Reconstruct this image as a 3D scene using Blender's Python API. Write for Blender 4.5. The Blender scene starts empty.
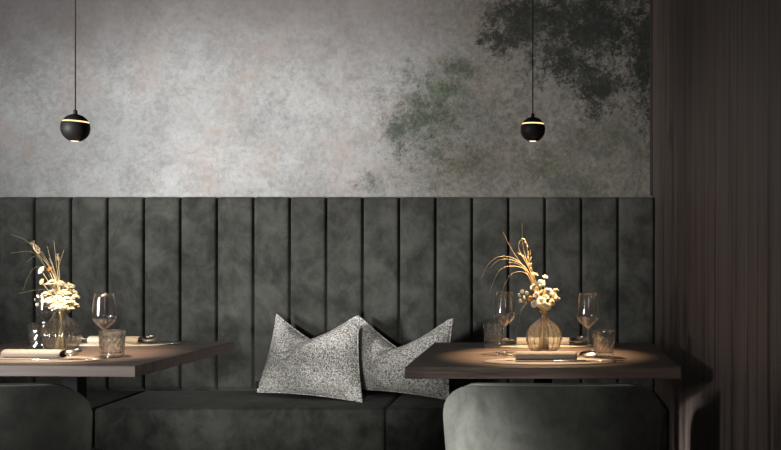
import bpy, bmesh, math, random
from mathutils import Vector, Matrix, Euler
random.seed(11)
S = bpy.context.scene
C = S.collection
PI = math.pi
EYE = 1.082          # height of the lens; it looks level along +Y from X=0, Y=0
TOP = 0.752          # table top height

def P(px, py, y):    # where a photo pixel lies at distance y
    return Vector(((px-543)*y/1000.0, y, EYE-(py-253)*y/1000.0))

# ------------------------------------------------------------------ nodes
class NT:
    def __init__(s, name):
        s.m = bpy.data.materials.new(name); s.m.use_nodes = True
        s.t = s.m.node_tree; s.t.nodes.clear()
        s.out = s.t.nodes.new('ShaderNodeOutputMaterial')
        s._co = None
    def n(s, k): return s.t.nodes.new(k)
    def l(s, a, b):
        if isinstance(a, (int, float)): b.default_value = a
        elif isinstance(a, (tuple, list)):
            b.default_value = tuple(a) if len(a) == len(b.default_value) else tuple(a)+(1,)
        else: s.t.links.new(a, b)
    def co(s):
        if s._co is None: s._co = s.n('ShaderNodeTexCoord').outputs['Object']
        return s._co
    def mp(s, scale=(1,1,1), loc=(0,0,0), rot=(0,0,0), v=None):
        m = s.n('ShaderNodeMapping'); s.l(v or s.co(), m.inputs['Vector'])
        m.inputs['Scale'].default_value = scale; m.inputs['Location'].default_value = loc; m.inputs['Rotation'].default_value = rot
        return m.outputs[0]
    def noise(s, scale, detail=4, rough=.55, v=None, dist=0):
        k = s.n('ShaderNodeTexNoise'); s.l(v or s.co(), k.inputs['Vector'])
        k.inputs['Scale'].default_value = scale; k.inputs['Detail'].default_value = detail
        k.inputs['Roughness'].default_value = rough; k.inputs['Distortion'].default_value = dist
        return k.outputs[0]
    def vor(s, scale, v=None, out='Distance'):
        k = s.n('ShaderNodeTexVoronoi'); s.l(v or s.co(), k.inputs['Vector']); k.inputs['Scale'].default_value = scale
        return k.outputs[out]
    def ma(s, op, a, b=0.0, c=0.0, clamp=False):
        k = s.n('ShaderNodeMath'); k.operation = op; k.use_clamp = clamp
        s.l(a, k.inputs[0]); s.l(b, k.inputs[1]); s.l(c, k.inputs[2])
        return k.outputs[0]
    def mr(s, x, a, b, c=0.0, d=1.0, smooth=True):
        k = s.n('ShaderNodeMapRange'); k.interpolation_type = 'SMOOTHSTEP' if smooth else 'LINEAR'
        s.l(x, k.inputs[0])
        for i, q in enumerate((a, b, c, d)): s.l(q, k.inputs[i+1])
        return k.outputs[0]
    def mix(s, f, a, b, mode='MIX'):
        k = s.n('ShaderNodeMix'); k.data_type = 'RGBA'; k.blend_type = mode
        s.l(f, k.inputs[0]); s.l(a, k.inputs[6]); s.l(b, k.inputs[7])
        return k.outputs[2]
    def bump(s, h, strength=.3, dist=.01):
        k = s.n('ShaderNodeBump'); k.inputs['Strength'].default_value = strength; k.inputs['Distance'].default_value = dist
        s.l(h, k.inputs['Height']); return k.outputs[0]
    def bsdf(s, color, rough=.5, normal=None, **kw):
        p = s.n('ShaderNodeBsdfPrincipled')
        s.l(color, p.inputs['Base Color']); s.l(rough, p.inputs['Roughness'])
        if normal is not None: s.l(normal, p.inputs['Normal'])
        for k, v in kw.items(): s.l(v, p.inputs[k.replace('_', ' ')])
        s.t.links.new(p.outputs[0], s.out.inputs[0]); return s.m

def srgb(r, g, b):
    f = lambda c: (c/255/12.92) if c <= 10 else ((c/255+.055)/1.055)**2.4
    return (f(r), f(g), f(b), 1)

def simple(name, col, rough=.5, bumpscale=0, **kw):
    t = NT(name); nrm = None
    n_ = t.noise(60 if not bumpscale else bumpscale, 3)
    c = t.mix(t.mr(n_, .3, .7, 0, 1), tuple(x*.88 for x in col[:3])+(1,), tuple(min(1, x*1.1) for x in col[:3])+(1,))
    if bumpscale: nrm = t.bump(t.noise(bumpscale, 3), .3, .002)
    return t.bsdf(c, rough, nrm, **kw)

# --- velvet
def velvet(name, dark, light, sheen=.25, seed=0):
    t = NT(name)
    v = t.mp((1,1,1), (seed, seed*.7, 0))
    big = t.noise(7.0, 5, .62, v, .6)
    mid = t.noise(17, 5, .65, t.mp((1,1,.8), (seed+3, 0, 1)), .4)
    f = t.ma('ADD', t.ma('MULTIPLY', big, .6), t.ma('MULTIPLY', mid, .4))
    streak = t.noise(1, 3, .6, t.mp((160,160,30)))
    f = t.ma('ADD', f, t.ma('MULTIPLY', t.ma('SUBTRACT', streak, .5), .10))
    c = t.mix(t.mr(f, .32, .68), dark, light)
    nrm = t.bump(t.noise(300, 2), .15, .001)
    return t.bsdf(c, .85, nrm, Sheen_Weight=sheen, Sheen_Roughness=.4, Sheen_Tint=(.9,.9,.85,1), Specular_IOR_Level=.15)
VEL = velvet('bench_velvet', (.030,.0305,.0268,1), (.094,.094,.083,1))
VELC = velvet('chair_velvet', (.075,.079,.070,1), (.155,.160,.142,1), .25, 4.3)
SEATV = velvet('seat_velvet', (.020,.0205,.018,1), (.068,.069,.061,1), .05, 7.7)

# --- wood
def wood(name, a, b, c, axis='x', sc=1.0, rough=.42, bumps=.25):
    t = NT(name)
    st = {'x': (2.2,42,42), 'z': (46,46,1.3)}[axis]
    st2 = {'x': (1.2,12,12), 'z': (13,13,.5)}[axis]
    st3 = {'x': (8,260,260), 'z': (260,260,5)}[axis]
    g1 = t.noise(sc, 5, .62, t.mp(st), .25)
    g2 = t.noise(sc, 4, .55, t.mp(st2, (3,1,5)), .8)
    g3 = t.noise(sc, 3, .6, t.mp(st3, (1,7,2)))
    f = t.ma('ADD', t.ma('MULTIPLY', g1, .45), t.ma('ADD', t.ma('MULTIPLY', g2, .3), t.ma('MULTIPLY', g3, .25)))
    col = t.mix(t.mr(f, .38, .56), a, b)
    col = t.mix(t.mr(g2, .5, .68), col, c)
    return t.bsdf(col, rough, t.bump(f, bumps, .002), Specular_IOR_Level=.35)
WOOD_T = wood('table_walnut', (.033,.0235,.020,1), (.130,.094,.079,1), (.098,.066,.053,1), 'x', 1, .45)
WOOD_W = wood('wall_wood_veneer', (.026,.019,.017,1), (.155,.120,.108,1), (.100,.068,.060,1), 'z', 1, .5)

# --- plaster-look mural wallpaper with faded trees
def mural():
    t = NT('mural_wallpaper')
    sep = t.n('ShaderNodeSeparateXYZ'); t.l(t.co(), sep.inputs[0]); X, Z = sep.outputs[0], sep.outputs[2]
    K = .0046
    wx = lambda px: (px-543)*K
    wz = lambda py: EYE-(py-253)*K
    cloud = t.noise(1.5, 6, .6, t.mp((1,1,1.1), (2,0,4)), .5)
    mott = t.noise(6, 8, .72, None, .8)
    fine = t.noise(42, 6, .8, None, .3)
    base = t.mix(t.mr(cloud, .36, .66), (.40,.40,.395,1), (.52,.52,.512,1))
    # patchy fine mottling
    d = t.ma('ADD', t.ma('MULTIPLY', mott, .45), t.ma('MULTIPLY', fine, .55))
    base = t.mix(t.mr(d, .36, .60, .62, 0), base, (.20,.195,.187,1))
    # faint rosy stains
    rose = t.noise(3.0, 6, .65, t.mp((1,1,1), (9,3,1)), .9)
    base = t.mix(t.mr(rose, .46, .68, 0, .5), base, (.42,.33,.29,1))
    # brown-mauve cloudy band printed along the top of the picture
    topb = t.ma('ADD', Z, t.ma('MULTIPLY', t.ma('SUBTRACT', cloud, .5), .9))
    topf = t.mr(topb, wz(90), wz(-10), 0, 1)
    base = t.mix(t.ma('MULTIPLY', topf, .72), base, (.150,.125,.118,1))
    # swirly thin cracks
    crk = t.noise(9, 3, .5, t.mp((1,1,1), (4,4,4)), 1.6)
    cr = t.mr(t.ma('ABSOLUTE', t.ma('SUBTRACT', crk, .5)), 0, .04, .12, 0)
    base = t.mix(cr, base, (.19,.185,.18,1))
    # wooded right half: duller olive ground
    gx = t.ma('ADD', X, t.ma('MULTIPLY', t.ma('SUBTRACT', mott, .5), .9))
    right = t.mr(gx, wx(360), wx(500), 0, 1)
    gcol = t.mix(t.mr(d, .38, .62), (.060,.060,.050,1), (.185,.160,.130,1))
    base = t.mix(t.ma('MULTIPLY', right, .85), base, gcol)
    def blob(px, py, rx, ry):
        a = t.ma('DIVIDE', t.ma('SUBTRACT', X, wx(px)), rx*K)
        b = t.ma('DIVIDE', t.ma('SUBTRACT', Z, wz(py)), ry*K)
        r = t.ma('SQRT', t.ma('ADD', t.ma('MULTIPLY', a, a), t.ma('MULTIPLY', b, b)))
        return t.ma('SUBTRACT', 1.25, r, 0)
    def union(bs):
        o = blob(*bs[0])
        for q in bs[1:]: o = t.ma('MAXIMUM', o, blob(*q))
        return t.ma('MAXIMUM', o, -1.0)
    leaf = t.noise(26, 6, .8, t.mp((1,1,1), (1,2,8)), .7)
    leaf2 = t.noise(75, 4, .75, None, .6)
    lf = t.ma('ADD', t.ma('MULTIPLY', leaf, .6), t.ma('MULTIPLY', leaf2, .4))
    mid = t.noise(7, 4, .6, t.mp((1,1,1), (6,2,3)), .6)
    dap = t.ma('ADD', t.ma('MULTIPLY', t.noise(48, 4, .75, t.mp((1,1,1), (8,8,2)), .5), .6), t.ma('MULTIPLY', t.noise(13, 3, .6, t.mp((1,1,1), (3,9,5)), .5), .4))
    def layer(base, bs, col, amt, k=1.0, soft=.22, lo=.16, dk=2.3):
        m = union(bs)
        e = t.ma('ADD', t.ma('MULTIPLY', m, .55*k), t.ma('MULTIPLY', t.ma('SUBTRACT', mid, .5), 1.5))
        e = t.ma('ADD', e, t.ma('MULTIPLY', t.ma('SUBTRACT', lf, .5), 3.0))
        c2 = t.mix(t.mr(dap, .46, .62), col, tuple(min(1, q*dk) for q in col[:3])+(1,))
        return t.mix(t.mr(e, lo, lo+soft, 0, amt), base, c2)
    # soft grey-green tree masses
    base = layer(base, [(428,115,50,44), (400,128,22,24), (457,70,28,14), (440,92,30,24)], (.042,.053,.034,1), .86, 1.25, .9, -.04, 2.7)
    base = layer(base, [(620,135,45,24), (470,160,55,26), (545,168,60,24), (372,184,20,16), (430,178,50,20), (590,185,55,14)], (.055,.060,.038,1), .72, .9, .9, -.02)
    # dark leafy canopy coming in from the top right
    base = layer(base, [(605,25,70,52), (520,20,36,34), (598,86,36,30), (645,50,28,74), (502,40,30,14), (560,18,50,34), (565,62,44,30)], (.016,.018,.015,1), .95, 1.05, .5, .04)
    base = t.mix(t.mr(lf, .58, .7, 0, .25), base, (.15,.15,.13,1))
    return t.bsdf(base, .8, t.bump(d, .15, .004), Specular_IOR_Level=.2)
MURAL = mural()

def cushion_mat():
    t = NT('speckled_metallic_weave')
    a = t.noise(260, 2, .5, t.mp((1,1.0,1)))
    b = t.noise(95, 3, .6, t.mp((1,1,1), (5,2,1)))
    w = t.noise(9, 3)
    f = t.ma('ADD', t.ma('MULTIPLY', a, .7), t.ma('MULTIPLY', b, .3))
    c = t.mix(t.mr(f, .415, .585), (.11,.097,.076,1), (.90,.885,.84,1))
    c = t.mix(t.mr(w, .5, .75, 0, .3), c, (.22,.19,.15,1))
    return t.bsdf(c, .6, t.bump(f, .5, .003), Specular_IOR_Level=.3)
CUSH = cushion_mat()
BLACKM = simple('matte_black_metal', (.012,.011,.011), .55, Specular_IOR_Level=.3)
CABLE = simple('black_textile_cable', (.02,.018,.018), .8)
IRON = simple('black_powder_coat', (.006,.006,.006), .6, Specular_IOR_Level=.15)
SILVER = simple('brushed_steel', (.62,.58,.53), .22, Metallic=1.0)
MAT_T = simple('taupe_leather', (.23,.195,.17), .6, 180)
LINEN = simple('taupe_linen', (.29,.252,.215), .9, 420)
LINENC = simple('cream_linen', (.66,.60,.49), .9, 420)
TAG = simple('black_woven_tag', (.01,.01,.01), .9)
STEMG = simple('golden_straw', (.72,.57,.30), .6)
STEMO = simple('olive_straw', (.23,.20,.085), .6)
SEEDM = simple('straw_seed_head', (.68,.52,.30), .75)
PETAL = simple('cream_petal', (.82,.74,.58), .7)
PETAL2 = simple('pale_yellow_petal', (.74,.57,.29), .7)
ORANGE = simple('amber_petal', (.62,.30,.09), .7)
LEAFD = simple('dusty_leaf', (.36,.36,.30), .7)
FLOORM = wood('floor_dark_oak', (.03,.022,.018,1), (.08,.06,.05,1), (.06,.045,.035,1), 'x', 1, .5)
CEILM = simple('ceiling_paint', (.10,.10,.10), .9)

def emis(name, col, st):
    t = NT(name); e = t.n('ShaderNodeEmission'); e.inputs[0].default_value = col+(1,); e.inputs[1].default_value = st
    t.t.links.new(e.outputs[0], t.out.inputs[0]); return t.m
GLOW = emis('lit_ring', (1,.66,.28), 2.0)
LENS = emis('lit_lens', (1,.86,.68), 1.6)

def glass(name, tint=(1,1,1), refr=.0, ior=1.45, edge=.55, base=.05):
    t = NT(name)
    tr = t.n('ShaderNodeBsdfTransparent'); tr.inputs[0].default_value = tint+(1,)
    gl = t.n('ShaderNodeBsdfGlossy'); gl.inputs['Roughness'].default_value = .03; gl.inputs[0].default_value = (1,.98,.95,1)
    lw = t.n('ShaderNodeLayerWeight'); lw.inputs['Blend'].default_value = .35
    f = t.ma('POWER', lw.outputs['Facing'], 2.6)
    f = t.ma('ADD', t.ma('MULTIPLY', f, edge), base)
    m = t.n('ShaderNodeMixShader'); t.l(f, m.inputs[0]); t.l(tr.outputs[0], m.inputs[1]); t.l(gl.outputs[0], m.inputs[2])
    o = m.outputs[0]
    if refr:
        g = t.n('ShaderNodeBsdfGlass'); g.inputs['IOR'].default_value = ior; g.inputs['Roughness'].default_value = .0; g.inputs[0].default_value = tint+(1,)
        m2 = t.n('ShaderNodeMixShader'); m2.inputs[0].default_value = refr
        t.l(o, m2.inputs[1]); t.l(g.outputs[0], m2.inputs[2]); o = m2.outputs[0]
    t.t.links.new(o, t.out.inputs[0]); return t.m
GLASS_W = glass('clear_wine_glass', (.997,.995,.992), .12, 1.45, .8, .09)
GLASS_T = glass('clear_cut_glass', (.997,.994,.99), .5, 1.45, .8, .09)
GLASS_V = glass('ribbed_smoke_glass', (.994,.985,.968), .25, 1.35, .8, .08)

# ------------------------------------------------------------------ mesh helpers
def obj(name, bm, mat, parent=None, smooth=True, loc=None):
    bmesh.ops.recalc_face_normals(bm, faces=bm.faces)
    me = bpy.data.meshes.new(name); bm.to_mesh(me); bm.free()
    if smooth:
        for p in me.polygons: p.use_smooth = True
    me.materials.append(mat)
    o = bpy.data.objects.new(name, me); C.objects.link(o)
    if parent: o.parent = parent
    if loc is not None: o.location = loc
    return o
def tag(o, label, cat, group=None):
    o['label'] = label; o['category'] = cat
    if group: o['group'] = group
    return o
def thing(name, label, cat, loc=(0,0,0), rz=0, group=None):
    o = bpy.data.objects.new(name, None); C.objects.link(o); o.empty_display_size = .05
    o.location = loc; o.rotation_euler = (0,0,rz)
    return tag(o, label, cat, group)
def copy_tree(o, parent=None):
    c = o.copy(); C.objects.link(c)
    if parent: c.parent = parent
    for ch in o.children: copy_tree(ch, c)
    return c
def struct(o): o['kind'] = 'structure'; return o
def rbox(bm, c, s, r=0, seg=3):
    res = bmesh.ops.create_cube(bm, size=1); vs = res['verts']
    for v in vs: v.co = Vector((v.co.x*s[0]+c[0], v.co.y*s[1]+c[1], v.co.z*s[2]+c[2]))
    if r:
        es = list({e for v in vs for e in v.link_edges})
        bmesh.ops.bevel(bm, geom=es, offset=r, segments=seg, affect='EDGES', profile=.5)
    return bm
def box(c, s, r=0, seg=3): return rbox(bmesh.new(), c, s, r, seg)
def lathe(prof, n=48, closed=True, rib=None, bm=None):
    bm = bm or bmesh.new(); rings = []
    for (r, z) in prof:
        if r < 1e-6: rings.append([bm.verts.new((0,0,z))]); continue
        ring = []
        for i in range(n):
            a = 2*PI*i/n; rr = r*(rib(a, z) if rib else 1)
            ring.append(bm.verts.new((rr*math.cos(a), rr*math.sin(a), z)))
        rings.append(ring)
    for a, b in zip(rings, rings[1:]):
        for i in range(n):
            j = (i+1) % n
            if len(a) == 1 and len(b) == 1: continue
            if len(a) == 1: bm.faces.new((a[0], b[i], b[j]))
            elif len(b) == 1: bm.faces.new((a[i], a[j], b[0]))
            else: bm.faces.new((a[i], a[j], b[j], b[i]))
    return bm
def spline(pts, n=24):
    pts = [Vector(p) for p in pts]; out = []
    q = [2*pts[0]-pts[1]]+pts+[2*pts[-1]-pts[-2]]
    seg = len(pts)-1; m = max(2, n//seg)
    for i in range(seg):
        a, b, c, d = q[i:i+4]
        for k in range(m):
            t = k/m
            out.append(.5*((2*b)+(c-a)*t+(2*a-5*b+4*c-d)*t*t+(3*b-a-3*c+d)*t**3))
    out.append(pts[-1]); return out
def tube(bm, pts, r, n=6):
    rad = r if callable(r) else (lambda t: r)
    rings = []; N = len(pts)
    up = Vector((0.13,.97,.2))
    for i, p in enumerate(pts):
        d = (pts[min(i+1, N-1)]-pts[max(i-1, 0)]).normalized()
        u = d.cross(up)
        if u.length < 1e-4: u = d.cross(Vector((1,0,0)))
        u.normalize(); w = d.cross(u)
        rr = rad(i/(N-1))
        rings.append([bm.verts.new(p+rr*(math.cos(2*PI*k/n)*u+math.sin(2*PI*k/n)*w)) for k in range(n)])
    for a, b in zip(rings, rings[1:]):
        for k in range(n): bm.faces.new((a[k], a[(k+1) % n], b[(k+1) % n], b[k]))
    bm.faces.new(rings[0]); bm.faces.new(list(reversed(rings[-1]))); return bm
def ball(bm, c, r, sc=(1,1,1), sub=2, rot=None):
    res = bmesh.ops.create_icosphere(bm, subdivisions=sub, radius=r)
    for v in res['verts']:
        p = Vector((v.co.x*sc[0], v.co.y*sc[1], v.co.z*sc[2]))
        if rot is not None: p = rot @ p
        v.co = p+Vector(c)
    return res['verts']

# ------------------------------------------------------------------ room shell
XR, YW, XL, YB, HC = .505, 4.60, -4.2, -2.5, 2.75
struct(obj('floor', box(((XL+XR)/2, (YB+YW)/2, -.05), (XR-XL+.2, YW-YB+.2, .1)), FLOORM, smooth=False))
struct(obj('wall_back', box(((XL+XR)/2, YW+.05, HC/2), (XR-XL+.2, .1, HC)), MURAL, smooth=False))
struct(obj('wall_right', box((XR+.05, (YB+YW)/2, HC/2), (.1, YW-YB, HC)), WOOD_W, smooth=False))
struct(obj('ceiling', box(((XL+XR)/2, (YB+YW)/2, HC+.05), (XR-XL+.2, YW-YB+.2, .1)), CEILM, smooth=False))
struct(obj('corner_strip_1', box((XR-.007, YW-.004, (1.345+HC)/2), (.013, .008, HC-1.345), .001, 1), simple('corner_edge_shade', (.03,.024,.022), .5), smooth=False))  # dark strip standing in for the shaded panel edge between mural and wood

# ------------------------------------------------------------------ upholstered bench
YF = 4.5; PITCH = .16452; XE = .5035
bench = thing('banquette_bench', 'long dark green velvet wall bench with tall vertical channelled back', 'bench', (-1.0, 4.3, 0))
def chan_back():
    bm = bmesh.new()
    n0 = 24; m = 28
    xs = []
    for k in range(n0):
        for i in range(m):
            q = i/m; q = q-.75*math.sin(2*PI*q)/(2*PI); xs.append((XE-(n0-k)*PITCH+PITCH*q, q))
    xs.append((XE, 0))
    # section from seat level up and over the top: (y, z, normal)
    sec = []
    zt, rc = 1.336, .022
    sec.append((YF+.03, .15, 0)); sec.append((YF+.03, .452, 0))
    for i in range(5):
        a = i/4*PI/2; sec.append((YF+.016-.016*math.sin(a), .470-.0*math.cos(a)+.012*(i/4), .5+.5*i/4))
    for i in range(1, 14): sec.append((YF, .482+(zt-rc-.482)*i/14, 1))
    for i in range(7):
        a = i/6*PI/2; sec.append((YF+rc-rc*math.cos(a), zt-rc+rc*math.sin(a), 1))
    sec.append((YF+.07, zt, .4)); sec.append((YW-.003, zt-.004, 0))
    cols = []
    for (x, t) in xs:
        e = abs(2*t-1)
        g = e**28*.042+e**3*.0045
        col = []
        for (y, z, w) in sec:
            dz = 0
            if z > zt-rc-.001: dz = -g*.22
            col.append(bm.verts.new((x+1.0, y+g*w-4.3, z+dz*w)))
        cols.append(col)
    for a, b in zip(cols, cols[1:]):
        for i in range(len(sec)-1): bm.faces.new((a[i], b[i], b[i+1], a[i+1]))
    # close behind
    bl = [bm.verts.new((c[0].co.x, YW-.003-4.3, .15)) for c in (cols[0], cols[-1])]
    bm.faces.new([v for v in cols[-1]]+[bl[1]])
    bm.faces.new([v for v in reversed(cols[0])]+[bl[0]])
    return bm
o = obj('backrest', chan_back(), VEL, bench)
def seat_block(x0, x1):
    bm = bmesh.new(); w = x1-x0
    rbox(bm, ((x0+x1)/2+1.0, (4.0+YF+.025)/2-4.3, .285), (w-.004, YF+.025-4.0, .35), .016, 4)
    # slight crown on the top
    for v in bm.verts:
        if v.co.z > .455: v.co.z += 0
    return bm
for a, b in ((-3.44,-2.966), (-2.966,-1.80), (-1.80,-.634), (-.634, XE)):
    obj('seat_cushion', seat_block(a, b), SEATV, bench)
obj('plinth', box(((-3.44+XE)/2+1.0, 4.32-4.3, .055), (3.44+XE-.01, .5, .11)), IRON, bench, smooth=False)

# ------------------------------------------------------------------ tables
def table(loc, rz, label):
    t = thing('bistro_table', label, 'table', loc, rz)
    obj('table_top', box((0,0,TOP-.017), (.8,.8,.034), .0022, 2), WOOD_T, t, smooth=False)
    obj('pedestal_column', box((0,0,.368), (.06,.06,.70), .004, 2), IRON, t, smooth=False)
    obj('mounting_plate', box((0,0,.7145), (.36,.36,.007), .001, 1), IRON, t, smooth=False)
    obj('base_plate', box((0,0,.009), (.38,.38,.018), .004, 2), IRON, t, smooth=False)
    return t
TR = (0.0, 3.29); TL = (-1.571, 3.348); RL = -math.radians(3.2)
table((TR[0],TR[1],0), 0, 'square dark walnut table on the right, nearer the wood panelled wall')
table((TL[0],TL[1],0), RL, 'square dark walnut table on the left, cut off by the picture edge')
def on(side, lx, ly):
    if side == 'R': return (TR[0]+lx, TR[1]+ly)
    c, s = math.cos(RL), math.sin(RL)
    return (TL[0]+lx*c-ly*s, TL[1]+lx*s+ly*c)

# ------------------------------------------------------------------ chairs
def chair(loc, rz, label):
    t = thing('dining_chair', label, 'chair', loc, rz, 'velvet dining chairs')
    bm = bmesh.new(); W = .279; rc = .082; zb = .40; nu, nv = 48, 20
    g = []
    for i in range(nu+1):
        # denser sampling at the corners
        q = -1+2*i/nu; u = math.sin(q*PI/2)*.45+q*.55
        au = abs(u); u0 = 1-rc/W
        cut = 0 if au < u0 else rc*(1-math.sqrt(max(0, 1-((au-u0)/(1-u0))**2)))
        zt = .738-.016*u*u-cut
        col = []
        for j in range(nv+1):
            z = zb+(zt-zb)*j/nv
            tp = 1-.085*((.70-min(z, .70))/.30)**1.4
            x = W*u*tp
            y = .15*au**2.2*(1+.0*z) + .05*(.74-z)
            col.append(bm.verts.new((x, y, z)))
        g.append(col)
    for i in range(nu):
        for j in range(nv): bm.faces.new((g[i][j], g[i+1][j], g[i+1][j+1], g[i][j+1]))
    welt = [v.co+Vector((0,-.002,.001)) for v in g[0]]+[c[-1].co+Vector((0,-.002,.001)) for c in g[1:-1]]+[v.co+Vector((0,-.002,.001)) for v in reversed(g[-1])]
    b = obj('backrest', bm, VELC, t)
    so = b.modifiers.new('thick', 'SOLIDIFY'); so.thickness = .034; so.offset = 1
    # make sure the shell grows toward the sitter
    be = b.modifiers.new('edge', 'BEVEL'); be.width = .012; be.segments = 3; be.limit_method = 'ANGLE'; be.angle_limit = math.radians(50)
    bm = bmesh.new()
    tube(bm, welt, .0034, 8); obj('welt', bm, VELC, t)
    # seat pad
    bm = bmesh.new(); rbox(bm, (0,.31,.43), (.43,.46,.09), .035, 4)
    obj('seat', bm, VELC, t)
    for (sx, sy) in ((-1,.12), (1,.12), (-1,.50), (1,.50)):
        bm = bmesh.new()
        tube(bm, [Vector((sx*.19, sy, .395)), Vector((sx*.225, sy+(.03 if sy > .3 else -.03), 0))], lambda q: .016-.006*q, 12)
        obj('leg', bm, IRON, t)
    return t
chair((.026,2.615,0), 0, 'grey green velvet chair pushed up to the right table, seen from behind')
chair((-1.530,2.60,0), math.radians(5), 'grey green velvet chair at the left table, cut off by the picture edge')

# ------------------------------------------------------------------ pillows
def pillow(label, TLc, TRc, BLc, BRc, T, chop_uv, lean=Vector((0,-1,.25)), dip=.10, tagged=False):
    A, B, D, E = TLc, TRc, BLc, BRc
    base = (D+E)/2
    t = thing('throw_pillow', label, 'cushion', (base.x, base.y, .463), 0, 'speckled throw pillows')
    org = Vector((base.x, base.y, .463))
    n = 92
    nrm = (B-A).cross(A-D).normalized()
    if nrm.y > 0: nrm = -nrm
    def mid(u, v):
        p = (A*(1-u)+B*u)*v+(D*(1-u)+E*u)*(1-v)
        # seams drawn in between the pointed corners
        ce = ((A+B+D+E)/4)
        pu = .030*(4*u*(1-u))*(abs(2*v-1)**2)
        pv = .012*(4*v*(1-v))*(abs(2*u-1)**2)
        upv = ((A+B)-(D+E)).normalized(); rt = ((B+E)-(A+D)).normalized()
        p = p - upv*pu*(1 if v > .5 else -.35) - rt*pv*(1 if u > .5 else -1)
        # karate chop in the top edge
        cu, cv = chop_uv
        uu = cu+(v-1)*.28
        w = max(0, 1-abs(u-uu)/.5)
        p = p - upv*dip*(w**1.05)*(max(0, v-.35)/.65)**1.3
        return p
    def th(u, v):
        a = (max(0, 1-abs(2*u-1)**2.2))**.7*(max(0, 1-abs(2*v-1)**2.2))**.7
        cu, cv = chop_uv
        uu = cu+(v-1)*.28
        d = (u-uu)
        vf = max(0, min(1, (v-cv)/(1-cv)))**.5 if v > cv else 0
        cr = math.exp(-(d/(.020 if d < 0 else .030))**2)*vf*.85 + math.exp(-(d/(.10 if d < 0 else .20))**2)*vf*.25
        return T*a*(1-min(.95, cr))
    bm = bmesh.new(); F = []; R = []
    for i in range(n+1):
        u = i/n; u = .5-.5*math.cos(u*PI)*.6+(u-.5)*.4
        u = min(1, max(0, u)); f = []; r = []
        for j in range(n+1):
            v = j/n; v = .5-.5*math.cos(v*PI)*.6+(v-.5)*.4; v = min(1, max(0, v))
            p = mid(u, v)-org; q = th(u, v)
            wr = .003*math.sin(u*23+v*9)*math.sin(v*17-u*6)*q/T
            edge = i in (0, n) or j in (0, n)
            if edge: k = bm.verts.new(p); f.append(k); r.append(k)
            else:
                f.append(bm.verts.new(p+nrm*(q+wr))); r.append(bm.verts.new(p-nrm*q*.62))
        F.append(f); R.append(r)
    for i in range(n):
        for j in range(n):
            bm.faces.new((F[i][j], F[i+1][j], F[i+1][j+1], F[i][j+1]))
            try: bm.faces.new((R[i][j], R[i][j+1], R[i+1][j+1], R[i+1][j]))
            except ValueError: pass
    obj('cover', bm, CUSH, t)
    bm = bmesh.new()
    pts = [mid(u, 0)-org for u in [k/30 for k in range(31)]]+[mid(1, v)-org for v in [k/30 for k in range(1, 31)]]+[mid(1-u, 1)-org for u in [k/40 for k in range(1, 41)]]+[mid(0, 1-v)-org for v in [k/30 for k in range(1, 31)]]
    tube(bm, pts, .0035, 6)
    obj('seam_piping', bm, CUSH, t)
    if tagged:
        c = mid(0, .06)-org
        o = obj('fabric_tag', box((c.x-.006, c.y-.006, c.z+.012), (.014,.004,.03), .001, 1), TAG, t, smooth=False)
        o['label'] = 'small black woven tag'
    return t
pillow('speckled silver grey pillow on the bench, overlapping in front of the other',
       P(277,313,4.40), P(359,316,4.28), P(257,392,4.36), P(362,402,4.155), .105, (.46,.42), dip=.085, tagged=True)
pillow('speckled silver grey pillow leaning behind the corner of the right table',
       P(360,315,4.43), P(453,319,4.30), P(352,389,4.41), P(449,400,4.20), .105, (.46,.42), dip=.115)

# ------------------------------------------------------------------ pendant lamps
def pendant(c, R, label, tilt=0):
    x, y, z = c
    t = thing('pendant_lamp', label, 'lamp', (x,y,z), 0, 'ball pendant lamps')
    def arc(a0, a1, n=14, r=R): return [(r*math.sin(a), r*math.cos(a)) for a in [a0+(a1-a0)*i/n for i in range(n+1)]]
    zr = .44*R; a1 = math.acos((zr+.035*R*1.6)/R); a2 = math.acos((zr-.035*R*1.6)/R)
    rot = Euler((0, tilt, 0)).to_matrix().to_4x4()
    def put(name, bm, mat):
        bmesh.ops.transform(bm, matrix=rot, verts=bm.verts); return obj(name, bm, mat, t)
    put('cap', lathe([(0,R)]+arc(.02, a1)+[(0, R*math.cos(a1))]), BLACKM)
    ring = [(0, R*math.cos(a1)-.0002)]+arc(a1, a2, 4, R*.985)+[(0, R*math.cos(a2)+.0002)]
    put('light_ring', lathe(ring), GLOW)['label'] = 'glowing ring between the two shells'
    ab = PI-.36
    put('shell', lathe([(0, R*math.cos(a2))]+arc(a2, ab, 24)+[(R*math.sin(ab)*.9, R*math.cos(ab)+.001), (R*math.sin(ab)*.86, R*math.cos(ab)+.004), (0, R*math.cos(ab)+.004)]), BLACKM)
    put('lens', lathe([(0, R*math.cos(ab)-.0022), (R*math.sin(ab)*.6, R*math.cos(ab)-.0014), (R*math.sin(ab)*.84, R*math.cos(ab)+.0005), (R*math.sin(ab)*.84, R*math.cos(ab)+.0038), (0, R*math.cos(ab)+.0038)], 32), LENS)['label'] = 'lit lens at the bottom'
    obj('cable_grip', lathe([(0,R*.97), (.0062,R*.97), (.0062,R+.010), (.0035,R+.013), (0,R+.013)], 20), BLACKM, t)
    bm = bmesh.new(); tube(bm, [Vector((0,0,R+.012)), Vector((0,0,HC-.025-z))], .0021, 8); obj('cable', bm, CABLE, t)
    bm = lathe([(0,HC-.001-z), (.05,HC-.001-z), (.05,HC-.026-z), (0,HC-.026-z)], 32); obj('ceiling_rose', bm, BLACKM, t)
    return t
PLc = P(75.4,128.0,3.10); PRc = P(532.8,129.5,3.42)
pendant(PLc, .0432, 'black ball pendant lamp hanging over the left table', .05)
pendant(PRc, .0425, 'black ball pendant lamp hanging over the right table', 0)

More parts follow.
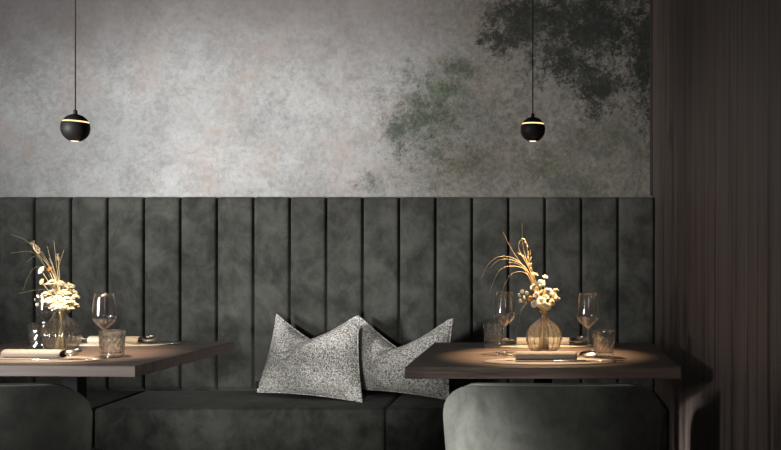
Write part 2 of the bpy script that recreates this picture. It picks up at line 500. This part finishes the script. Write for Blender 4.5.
# ------------------------------------------------------------------ table setting
def placemat(side, lx, ly, mat, label):
    bm = bmesh.new(); n = 72
    pr = [(0,0), (.985,0), (1,.0008), (1,.0022), (.985,.003), (0,.003)]
    bm = lathe(pr, n)
    for v in bm.verts: v.co.x *= .2; v.co.y *= .093
    x, y = on(side, lx, ly)
    o = obj('placemat', bm, mat, None, True, (x,y,TOP+.0003)); o.rotation_euler.z = RL if side == 'L' else 0
    tag(o, label, 'placemat', 'oval placemats')
def napkin(side, lx, ly, mat, label, L=.186):
    bm = bmesh.new(); n = 40; NX = 24
    # one rolled sleeve, its cloth ending in a flat flap in front
    sec = []
    for k in range(n+1):
        a = -PI*.48+2*PI*1.0*k/n
        cx, cz = math.cos(a), math.sin(a)
        yy = .024*math.copysign(abs(cx)**.95, cx); zz = .0125*math.copysign(abs(cz)**.95, cz)+.0135
        sec.append((yy, zz))
    sec = [(-.046,.0012), (-.034,.0012), (-.016,.0011)]+sec
    rows = []
    for i in range(NX+1):
        x = -L/2+L*i/NX; s = 1+.012*math.sin(i*1.3)
        rows.append([bm.verts.new((x, y, .0008+z*s)) for (y, z) in sec])
    for a, b in zip(rows, rows[1:]):
        for k in range(len(sec)-1): bm.faces.new((a[k], b[k], b[k+1], a[k+1]))
    x, y = on(side, lx, ly)
    o = obj('folded_napkin', bm, mat, None, True, (x,y,TOP+.0036)); o.rotation_euler.z = RL if side == 'L' else 0
    so = o.modifiers.new('cloth', 'SOLIDIFY'); so.thickness = .0016; so.offset = 0
    tag(o, label, 'napkin', 'rolled napkins')
    return o
def fork_bm():
    bm = bmesh.new()
    tube(bm, spline([(-.125,0,.004), (-.06,0,.006), (0,0,.005), (.012,0,.006)], 16), lambda t: .0048-.0022*math.sin(t*PI*.8), 8)
    for v in bm.verts: v.co.z = .006+(v.co.z-.006)*.55
    rbox(bm, (.022,0,.0065), (.022,.022,.0022), .0009, 2)
    for k in range(4):
        y = -.0092+k*.00613
        tube(bm, spline([(.030,y,.0065), (.045,y,.0115), (.062,y,.0080)], 10), lambda t: .0018-.0007*t, 6)
    return bm
def spoon_bm():
    bm = bmesh.new()
    tube(bm, spline([(-.125,0,.004), (-.06,0,.006), (0,0,.006), (.02,0,.0075)], 16), lambda t: .0048-.0022*math.sin(t*PI*.8), 8)
    for v in bm.verts: v.co.z = .006+(v.co.z-.006)*.55
    vs = ball(bm, (0,0,0), 1, (.027,.0185,.0085), 4)
    for v in vs:
        r2 = (v.co.x/.027)**2+(v.co.y/.0185)**2
        if v.co.z > 0: v.co.z = -v.co.z*.72
        v.co = v.co+Vector((.044,0,.0125))
    return bm
def knife_bm():
    bm = bmesh.new()
    rbox(bm, (-.06,0,.004), (.10,.014,.007), .003, 3)
    pts = [(-.011,-.006), (.07,-.0095), (.10,-.006), (.108,.003), (.10,.006), (-.011,.006)]
    a = [bm.verts.new((x,y,.0028)) for x, y in pts]; b = [bm.verts.new((x,y,.0046)) for x, y in pts]
    bm.faces.new(a); bm.faces.new(b)
    for i in range(len(pts)): j = (i+1) % len(pts); bm.faces.new((a[i],a[j],b[j],b[i]))
    return bm
def cutlery(name, bmf, side, lx, ly, ang, label, dz=.0066, tilt=0, roll=0):
    x, y = on(side, lx, ly)
    o = obj(name, bmf(), SILVER, None, True, (x,y,TOP+dz))
    if name != 'knife': o.scale = (1,1.15,1.25)
    o.rotation_euler = (roll, tilt, ang+(RL if side == 'L' else 0))
    tag(o, label, name); return o
def setting(side, near, words, dx=0.0):
    sg = -1 if near else 1
    ly = sg*.262; nm = 'right' if side == 'R' else 'left'
    placemat(side, dx+.02*(1 if near else -.5), ly if near else .275, MAT_T if near else LINENC,
             f'{"taupe" if near else "pale"} oval placemat on the {words}')
    cx = dx+.010*(1 if near else 0)
    napkin(side, cx, ly+.012*sg*-1, LINEN if near else LINENC, f'{"taupe" if near else "cream"} rolled napkin on the {words}')
    y0 = ly-.012*sg+.002
    r = random.uniform
    cutlery('fork', fork_bm, side, cx-.088, y0+.003, PI+.16, f'steel fork at the left end of the napkin, {words}', .0085, -.05, .45)
    cutlery('spoon', spoon_bm, side, cx+.085, y0+.003, -.12, f'steel spoon at the right end of the napkin, {words}', .0085, -.05, .35)
    cutlery('knife', knife_bm, side, cx+.13, y0-.034*(1 if near else -.9), .12 if near else -.1, f'steel knife lying beside the napkin, {words}', .0042-.0027)
setting('R', True, 'chair side of the right table')
setting('R', False, 'bench side of the right table')
setting('L', True, 'chair side of the left table')
setting('L', False, 'bench side of the left table', .02)

def wine_glass(px, y, label):
    x = (px-543)*y/1000
    t = thing('wine_glass', label, 'wine glass', (x,y,TOP+.0004), 0, 'wine glasses')
    w = .0011
    # foot and stem, solid
    obj('stem', lathe([(0,0), (.031,0), (.033,.0008), (.031,.002), (.012,.004), (.005,.008), (.0036,.016), (.0033,.05), (.0036,.078), (.0055,.0885), (.003,.0895), (0,.0895)], 40), GLASS_W, t)
    out = [(.0055,.0886), (.012,.0945), (.022,.103), (.0315,.113), (.0362,.1215), (.0372,.127), (.0366,.137), (.0345,.160), (.0315,.184), (.0292,.200)]
    inn = [(max(.0,r-w), z+.0008) for r, z in out]; inn[-1] = (out[-1][0]-w, .200)
    prof = [(0,.0886)]+out+list(reversed(inn))+[(0,.0905)]
    obj('bowl', lathe(prof, 56), GLASS_W, t)
    return t
wine_glass(504.5, 3.30, 'wine glass left of the vase on the right table')
wine_glass(588.0, 3.22, 'wine glass right of the vase on the right table')
wine_glass(104.2, 3.17, 'wine glass right of the vase on the left table')
wine_glass(47.0, 3.50, 'wine glass half hidden behind the vase on the left table')

def tumbler(px, y, label, R=.0365, h=.084):
    x = (px-543)*y/1000; n = 30
    zs = [.013,.025,.037,.049,.061]
    out = [(R*.84,0), (R*.88,.003)]+[(R*(.88+.12*(z/h)), z) for z in zs]+[(R*.99,.070), (R*.995,h-.002), (R*.985,h)]
    inn = [(R*.925,h-.0006), (R*.92,h-.004), (R*.86,.05), (R*.80,.019), (R*.74,.0135)]
    def rib(a, z):
        if z in zs: return 1-.055*((int(round(a*n/(2*PI)))+zs.index(z)) % 2)
        return 1
    o = obj('tumbler', lathe([(0,0)]+out+inn+[(0,.0125)], n, rib=rib), GLASS_T, None, False, (x,y,TOP+.0004))
    tag(o, label, 'glass', 'water tumblers')
tumbler(493.5, 3.52, 'water tumbler at the left back of the right table')
tumbler(603.5, 3.17, 'water tumbler at the right front of the right table')
tumbler(112.0, 3.165, 'water tumbler right of the vase on the left table', .041)
tumbler(38.5, 3.50, 'water tumbler behind the vase on the left table')

def vase(px, y, label, sc=1.0):
    x = (px-543)*y/1000
    def rib(a, z): return 1+.05*math.cos(a*18)*max(0, min(1, z/.012, (.112-z)/.02))
    out = [(.030,0), (.040,.003), (.050,.016), (.0565,.036), (.058,.050), (.0545,.068), (.045,.086), (.031,.100), (.0195,.1085), (.0145,.1145), (.0135,.124), (.0145,.133), (.0175,.139)]
    inn = [(r-.0022, z+.001) for r, z in out[1:]]; inn[-1] = (.0158,.1392)
    o = obj('ribbed_vase', lathe([(0,.0)]+out+list(reversed(inn))+[(0,.0045)], 176, rib=rib), GLASS_V, None, True, (x,y,TOP+.0004))
    o.scale = (sc,)*3
    tag(o, label, 'vase', 'ribbed bud vases')
    return Vector((x,y,TOP))
VR = vase(544.0, 3.30, 'small ribbed glass vase of dried flowers on the right table')
VL = vase(61.5, 3.36, 'small ribbed glass vase of dried flowers on the left table', 1.06)

# ------------------------------------------------------------------ dried stems
idx = [0]
def root(V, sc=1.0):
    idx[0] += 1; a = idx[0]*2.4; r = .004+.0045*((idx[0]*.618) % 1)
    return [V+Vector((-2.6*r*math.cos(a), -2.6*r*math.sin(a), .012)), V+Vector((r*math.cos(a), r*math.sin(a), .118*sc)), V+Vector((r*1.15*math.cos(a), r*1.15*math.sin(a), .139*sc))]
def grass(V, pts, mat, r, label, group, seed=None, sc=1.0, dy=0):
    base = root(V, sc); N = len(pts)
    path = base+[P(px, py, V.y+dy*(i+1)/N) for i, (px, py) in enumerate(pts)]
    t = thing('grass_stem', label, 'dried grass', base[0], 0, group)
    bm = bmesh.new(); sp = [p-base[0] for p in spline(path, 54)]
    tube(bm, sp, lambda q: r*(1.0-.72*q), 6); obj('stalk', bm, mat, t)
    if seed:
        bm = bmesh.new(); n = len(sp)
        for k in range(seed):
            i = int(n*(.74+.25*k/seed)); i = min(n-2, i); d = (sp[i+1]-sp[i]).normalized()
            off = Vector((random.uniform(-1,1), random.uniform(-1,1), random.uniform(-1,1)))*.0022
            ball(bm, sp[i]+off, .0022, (.75,.75,2.0), 1, d.to_track_quat('Z','Y').to_matrix())
        obj('seed_head', bm, SEEDM, t)
    return t
def seedpuff(V, pts, label, group, rr, sc, dy):
    t = grass(V, pts, STEMG, .0012, label, group, None, sc, dy)
    c = P(pts[-1][0], pts[-1][1], V.y+dy)-t.location
    d = (P(*pts[-1], V.y)-P(*pts[-2], V.y)).normalized(); q = d.to_track_quat('Z','Y').to_matrix()
    bm = bmesh.new()
    for k in range(60):
        a = random.uniform(0,2*PI); h = random.uniform(-1,1); w = math.sqrt(1-h*h)*rr*.55
        ball(bm, c+q@Vector((w*math.cos(a), w*math.sin(a), h*rr*1.15)), rr*.2, (.7,.7,1.5), 1, q)
    for k in range(7):
        a = k*.9; tube(bm, [c+q@Vector((0,0,rr)), c+q@Vector((rr*.6*math.cos(a), rr*.6*math.sin(a), rr*2.1))], .0005, 4)
    obj('seed_head', bm, SEEDM, t)
def stem_to(V, px, py, sc, dy, mid_=None):
    base = root(V, sc); e = P(px, py, V.y+dy)
    m = [P(mid_[0], mid_[1], V.y+dy*.5)] if mid_ else [(base[2]*.55+e*.45)+Vector((0,0,.004))]
    return base, base+m+[e]
def umbel(V, px, py, rr, label, group, sc=1.0, dy=0, mat=None, n=26):
    base, path = stem_to(V, px, py+2, sc, dy)
    t = thing('flower_stem', label, 'dried flower', base[0], 0, group)
    bm = bmesh.new(); tube(bm, [p-base[0] for p in spline(path, 30)], .0009, 6)
    c = P(px, py, V.y+dy)-base[0]; tip = path[-1]-base[0]
    heads = []
    for k in range(n):
        a = k*2.39996; q = math.sqrt((k+.5)/n)
        heads.append(c+Vector((rr*1.15*q*math.cos(a), rr*.95*q*math.sin(a), rr*(.62-1.0*q*q)*.9+random.uniform(-.15,.15)*rr)))
    for h in heads[::2]: tube(bm, [tip-Vector((0,0,rr*.6)), h], .0004, 4)
    obj('stalk', bm, STEMO, t)
    bm = bmesh.new()
    for h in heads:
        s = rr*random.uniform(.17,.27)
        ball(bm, h, s, (1,1,.72), 1)
        for k in range(5):
            a = k*2*PI/5+random.random(); ball(bm, h+Vector((s*.95*math.cos(a), s*.95*math.sin(a), s*.2)), s*.5, (1,1,.6), 1)
    obj('florets', bm, mat or PETAL, t)
def bloom(V, px, py, rr, label, group, sc=1.0, dy=0, mat=None, core=None, tiltv=(0,-.7,.7)):
    base, path = stem_to(V, px, py+2, sc, dy)
    t = thing('flower_stem', label, 'dried flower', base[0], 0, group)
    bm = bmesh.new(); tube(bm, [p-base[0] for p in spline(path, 30)], .001, 6); obj('stalk', bm, STEMG, t)
    c = P(px, py, V.y+dy)-base[0]
    q = Vector(tiltv).normalized().to_track_quat('Z','Y').to_matrix()
    bm = bmesh.new()
    for ring, (np_, op, L) in enumerate(((7,1.05,1.0), (6,.70,.85), (4,.35,.62))):
        for k in range(np_):
            a = 2*PI*k/np_+ring*.5+random.uniform(-.15,.15)
            # cupped petal
            G = []
            for i in range(6):
                s = i/5; row = []
                for j in range(5):
                    w = (j/4-.5)*2; wid = rr*.52*math.sin(PI*min(1, .12+s*.80))**.8
                    rad = rr*L*s*math.sin(op*(.5+.5*s)); hh = rr*L*s*math.cos(op*(.4+.75*s))
                    p = Vector((rad, w*wid, hh-abs(w)**2*rr*-.10+random.uniform(-.02,.02)*rr))
                    rz = Matrix.Rotation(a, 3, 'Z'); row.append(bm.verts.new(c+q@(rz@p)))
                G.append(row)
            for i in range(5):
                for j in range(4): bm.faces.new((G[i][j], G[i+1][j], G[i+1][j+1], G[i][j+1]))
    o = obj('petals', bm, mat or PETAL, t)
    so = o.modifiers.new('thick', 'SOLIDIFY'); so.thickness = .0006
    if core:
        bm = bmesh.new()
        for k in range(14):
            a = k*2.4; w = rr*.22*math.sqrt(k/14); ball(bm, c+q@Vector((w*math.cos(a), w*math.sin(a), rr*.30)), rr*.09, (1,1,1), 1)
        obj('flower_centre', bm, core, t)
def honesty(V, px, py, rr, label, group, sc, dy):   # branch of papery discs
    base, path = stem_to(V, px+4, py+6, sc, dy)
    t = thing('seed_pod_stem', label, 'dried flower', base[0], 0, group)
    bm = bmesh.new(); tube(bm, [p-base[0] for p in spline(path, 30)], .0008, 6)
    c = P(px, py, V.y+dy)-base[0]; tip = path[-1]-base[0]
    discs = [(-.9,.35,.8), (-.35,1.0,.85), (.5,.7,.8), (-.7,-.75,.75), (.1,-.1,.7)]
    for dx, dz, s in discs: tube(bm, [tip, c+Vector((dx*rr, 0, dz*rr))], .0005, 4)
    obj('stalk', bm, STEMO, t)
    bm = bmesh.new()
    for k, (dx, dz, s) in enumerate(discs):
        ball(bm, c+Vector((dx*rr, (k-2)*.003, dz*rr)), rr*.52*s, (1,.10,.85), 2, Euler((.2*k,.5*k,.7*k-1)).to_matrix())
    obj('seed_pods', bm, PETAL, t)

GR = 'grasses in the right vase'; FR = 'flowers in the right vase'
ga = 'thin golden dried grass in the right vase, bending over to the left'
gb = 'thin golden dried grass standing upright above the right vase'
for pts, dy, r in (([(536,290),(527,270),(513,258),(498,257),(487,266),(481,279)], -.02, .0016),
                   ([(536,291),(527,271),(512,266),(500,270),(493,283),(489,294)], .03, .0013),
                   ([(537,293),(527,274),(513,273),(505,284),(502,294)], -.05, .0014),
                   ([(536,289),(526,268),(512,260),(499,260),(490,268)], .05, .0012),
                   ([(537,293),(530,278),(520,265),(508,262)], .01, .0014)):
    grass(VR, pts, STEMG, r, ga, GR, None, 1, dy)
grass(VR, [(537,292),(530,270),(520,252),(519,243),(524,239),(527,247),(529,262)], STEMG, .0018, 'thick golden grass looped over at the top of the right bouquet', None, 22, 1, -.01)
for pts, dy, sd in (([(537,292),(529,268),(523,245),(522,223)], .02, None), ([(535,290),(524,268),(512,250),(503,232)], .0, None),
                ([(538,290),(532,268),(530,250)], -.03, 8), ([(537,288),(528,262),(517,252)], .04, 7), ([(539,291),(533,272),(527,255)], .01, 8)):
    grass(VR, pts, STEMG, .0013, gb, GR+' standing up', sd, 1, dy)
grass(VR, [(535,300),(527,303),(521,311),(519,322),(515,334)], STEMO, .0011, 'thin olive stalk hanging down left of the right vase', None, None, 1, -.05)
fa = 'cream dried blossom massed above the right vase'
for px, py, rr, dy, tv in ((541,285,.018,-.02,(-.1,-.8,.6)), (548,293,.018,.0,(.3,-.8,.5)), (541,303,.021,-.05,(0,-.8,.55)), (537,296,.015,-.02,(-.5,-.7,.5)), (551,303,.014,-.03,(.6,-.7,.3)), (545,298,.015,.03,(.3,-.5,.8)), (553,296,.015,.02,(.6,-.5,.5)), (535,304,.015,-.04,(-.5,-.8,.2)), (547,307,.015,-.05,(.2,-.95,.2)), (534,288,.014,-.02,(-.5,-.6,.6)), (545,278,.011,.0,(.3,-.5,.8))):
    bloom(VR, px, py, rr, fa, FR, 1, dy, PETAL, PETAL2, tv)
bloom(VR, 534, 276, .015, 'pale trumpet shaped blossom topping the right bouquet', None, 1, -.02, PETAL2, None, (.3,-.2,.95))
bloom(VR, 531, 299, .012, 'small amber blossom at the left of the right bouquet', None, 1, -.03, ORANGE, PETAL2, (-.6,-.7,.3))
honesty(VR, 524, 297, .018, 'pale papery seed pods at the left of the right bouquet', None, 1, -.03)
for px, py, dy in ((556,290,.0), (557,298,-.02)):
    umbel(VR, px, py, .009, 'tiny cream florets on a side twig at the right of the right bouquet', FR+' on twigs', 1, dy, PETAL, 10)
for px, py, dy in ((543,292,.0), (534,288,.01), (546,306,-.02)):
    umbel(VR, px, py, .012, 'yellow florets tucked between the cream blossoms of the right bouquet', FR+' in yellow', 1, dy, PETAL2, 14)

GL = 'grasses in the left vase'; FL = 'flowers in the left vase'; sL = 1.06
gl = 'thin golden dried grass fanning up out of the left bouquet'
for pts, dy in (([(60,292),(57,270),(54,241)], .0), ([(60,292),(58,270),(64,250)], -.02), ([(59,290),(50,268),(36,252)], -.02), ([(59,291),(52,270),(42,252)], .02),
                ([(59,292),(53,268),(47,246)], .03), ([(60,292),(55,272),(49,258)], -.03), ([(60,292),(56,276),(52,262)], .01), ([(59,292),(54,276),(46,262)], -.04)):
    grass(VL, pts, STEMG, .0014, gl, GL+' fanning up', None, sL, dy)
for pts, dy in (([(57,288),(44,264),(28,242),(10,234)], .01), ([(58,288),(46,268),(32,252),(11,253)], .03), ([(57,290),(46,272),(36,267),(28,277),(23,291)], -.03), ([(58,296),(46,290),(36,290),(17,294)], .02), ([(58,288),(47,270),(38,256),(26,262)], -.02)):
    grass(VL, pts, STEMO, .0011, 'thin olive grass trailing to the left of the left bouquet', GL+' trailing left', None, sL, dy)
seedpuff(VL, [(58,288),(49,266),(37,249)], 'fluffy straw seed head at the upper left of the left bouquet', None, .014, sL, -.02)
seedpuff(VL, [(60,288),(59,268),(58,258)], 'small straw seed head at the top middle of the left bouquet', None, .007, sL, -.01)
bloom(VL, 43, 271, .017, 'cream blossom with an amber edge at the left of the left bouquet', None, sL, -.03, PETAL, ORANGE, (-.5,-.7,.5))
bloom(VL, 50, 270, .012, 'small amber blossom in the middle of the left bouquet', None, sL, -.02, ORANGE, None, (-.2,-.6,.7))
bloom(VL, 43, 282, .012, 'small round cream blossom at the left edge of the left bouquet', None, sL, -.03, PETAL2, None, (-.5,-.8,.3))
fl = 'flat cluster of tiny cream florets massed above the left vase'
for px, py, rr, dy in ((52,283,.017,-.02), (60,284,.017,.0), (69,286,.016,.02), (50,301,.019,-.04), (58,300,.021,-.03), (67,301,.021,-.03), (73,305,.017,.0), (62,307,.019,-.05), (75,297,.013,.02), (54,292,.017,.02), (64,293,.018,.0), (72,292,.014,.03), (46,294,.013,-.02), (56,306,.017,-.05), (69,308,.015,-.03)):
    umbel(VL, px, py, rr, fl, FL, sL, dy)
honesty(VL, 40, 301, .016, 'pale dusty leaves at the lower left of the left bouquet', None, sL, .0)

# ------------------------------------------------------------------ light
def area(name, loc, aim, size, power, col, spread=180, size_y=None):
    d = bpy.data.lights.new(name, 'AREA'); d.energy = power; d.color = col; d.size = size; d.spread = math.radians(spread)
    if size_y: d.shape = 'RECTANGLE'; d.size_y = size_y
    o = bpy.data.objects.new(name, d); C.objects.link(o); o.location = loc
    o.rotation_euler = (Vector(aim)-Vector(loc)).to_track_quat('-Z','Y').to_euler(); return o
def spot(name, loc, aim, power, col, ang, blend, rad):
    d = bpy.data.lights.new(name, 'SPOT'); d.energy = power; d.color = col; d.spot_size = math.radians(ang); d.spot_blend = blend; d.shadow_soft_size = rad
    o = bpy.data.objects.new(name, d); C.objects.link(o); o.location = loc
    o.rotation_euler = (Vector(aim)-Vector(loc)).to_track_quat('-Z','Y').to_euler(); return o
spot('daylight_and_wall_fill', (-3.3,.5,1.22), (-.88,4.55,1.48), 1060, (1,.99,.98), 39, 1.0, .38)
spot('daylight_and_wall_fill', (-2.7,.7,1.6), (-2.45,4.55,1.80), 300, (.97,.985,1), 44, 1.0, .3)  # unseen extra spot, added to brighten the left part of the mural
spot('low_fill_spot', (-.55,.2,.74), (-1.08,4.4,.54), 330, (1,.985,.965), 19, 1.0, .12)  # added fill with no real source: lifts bench front, pillows and lower backrest
spot('right_chair_fill', (-2.9,.4,1.3), (-.40,2.62,.56), 1500, (1,.98,.95), 9.2, 1.0, .10)  # unseen narrow spot added to brighten the left of the right chair
spot('side_daylight_fill', (-2.9,.4,1.25), (.25,2.75,.85), 120, (1,.98,.96), 30, 1.0, .14)  # extra spot added on the daylight side to lift the right wall
area('streak_strip_left', (-2.6,.2,1.7), (-1,3.3,.9), .09, 4, (.95,.98,1), 180, 1.3)  # unseen strip light added for bright streaks in the glasses
area('streak_strip_right', (.35,.3,1.9), (-.5,3.3,.9), .10, 3.5, (1,.95,.9), 180, 1.1)  # second added strip, also for glass streaks and some fill; no window built
spot('pendant_beam', (PRc.x,PRc.y-.01,PRc.z-.047), (0,3.25,.75), 150, (1,.69,.40), 54, 1.0, .012)
spot('pendant_beam', (PLc.x,PLc.y-.01,PLc.z-.047), (-1.52,3.25,.75), 95, (1,.76,.52), 58, 1.0, .012)
W = bpy.data.worlds.new('room'); S.world = W; W.use_nodes = True
W.node_tree.nodes['Background'].inputs[0].default_value = (1,.95,.9,1); W.node_tree.nodes['Background'].inputs[1].default_value = .09

# ------------------------------------------------------------------ camera
cd = bpy.data.cameras.new('camera'); cam = bpy.data.objects.new('camera', cd); C.objects.link(cam)
cam.location = (0,0,EYE); cam.rotation_euler = (PI/2,0,0)
cd.sensor_width = 36; cd.lens = 1000*36/781; cd.shift_x = (390.5-543)/781; cd.shift_y = (253-225)/781
cd.clip_start = .05
S.camera = cam
S.view_settings.view_transform = 'Standard'; S.view_settings.look = 'None'; S.view_settings.gamma = 1; S.view_settings.use_curve_mapping = False
S.view_settings.exposure = 0
try:
    cy = S.cycles; cy.max_bounces = 14; cy.transparent_max_bounces = 40; cy.transmission_bounces = 14; cy.caustics_reflective = False; cy.caustics_refractive = False
    cy.sample_clamp_indirect = 4
except Exception: pass
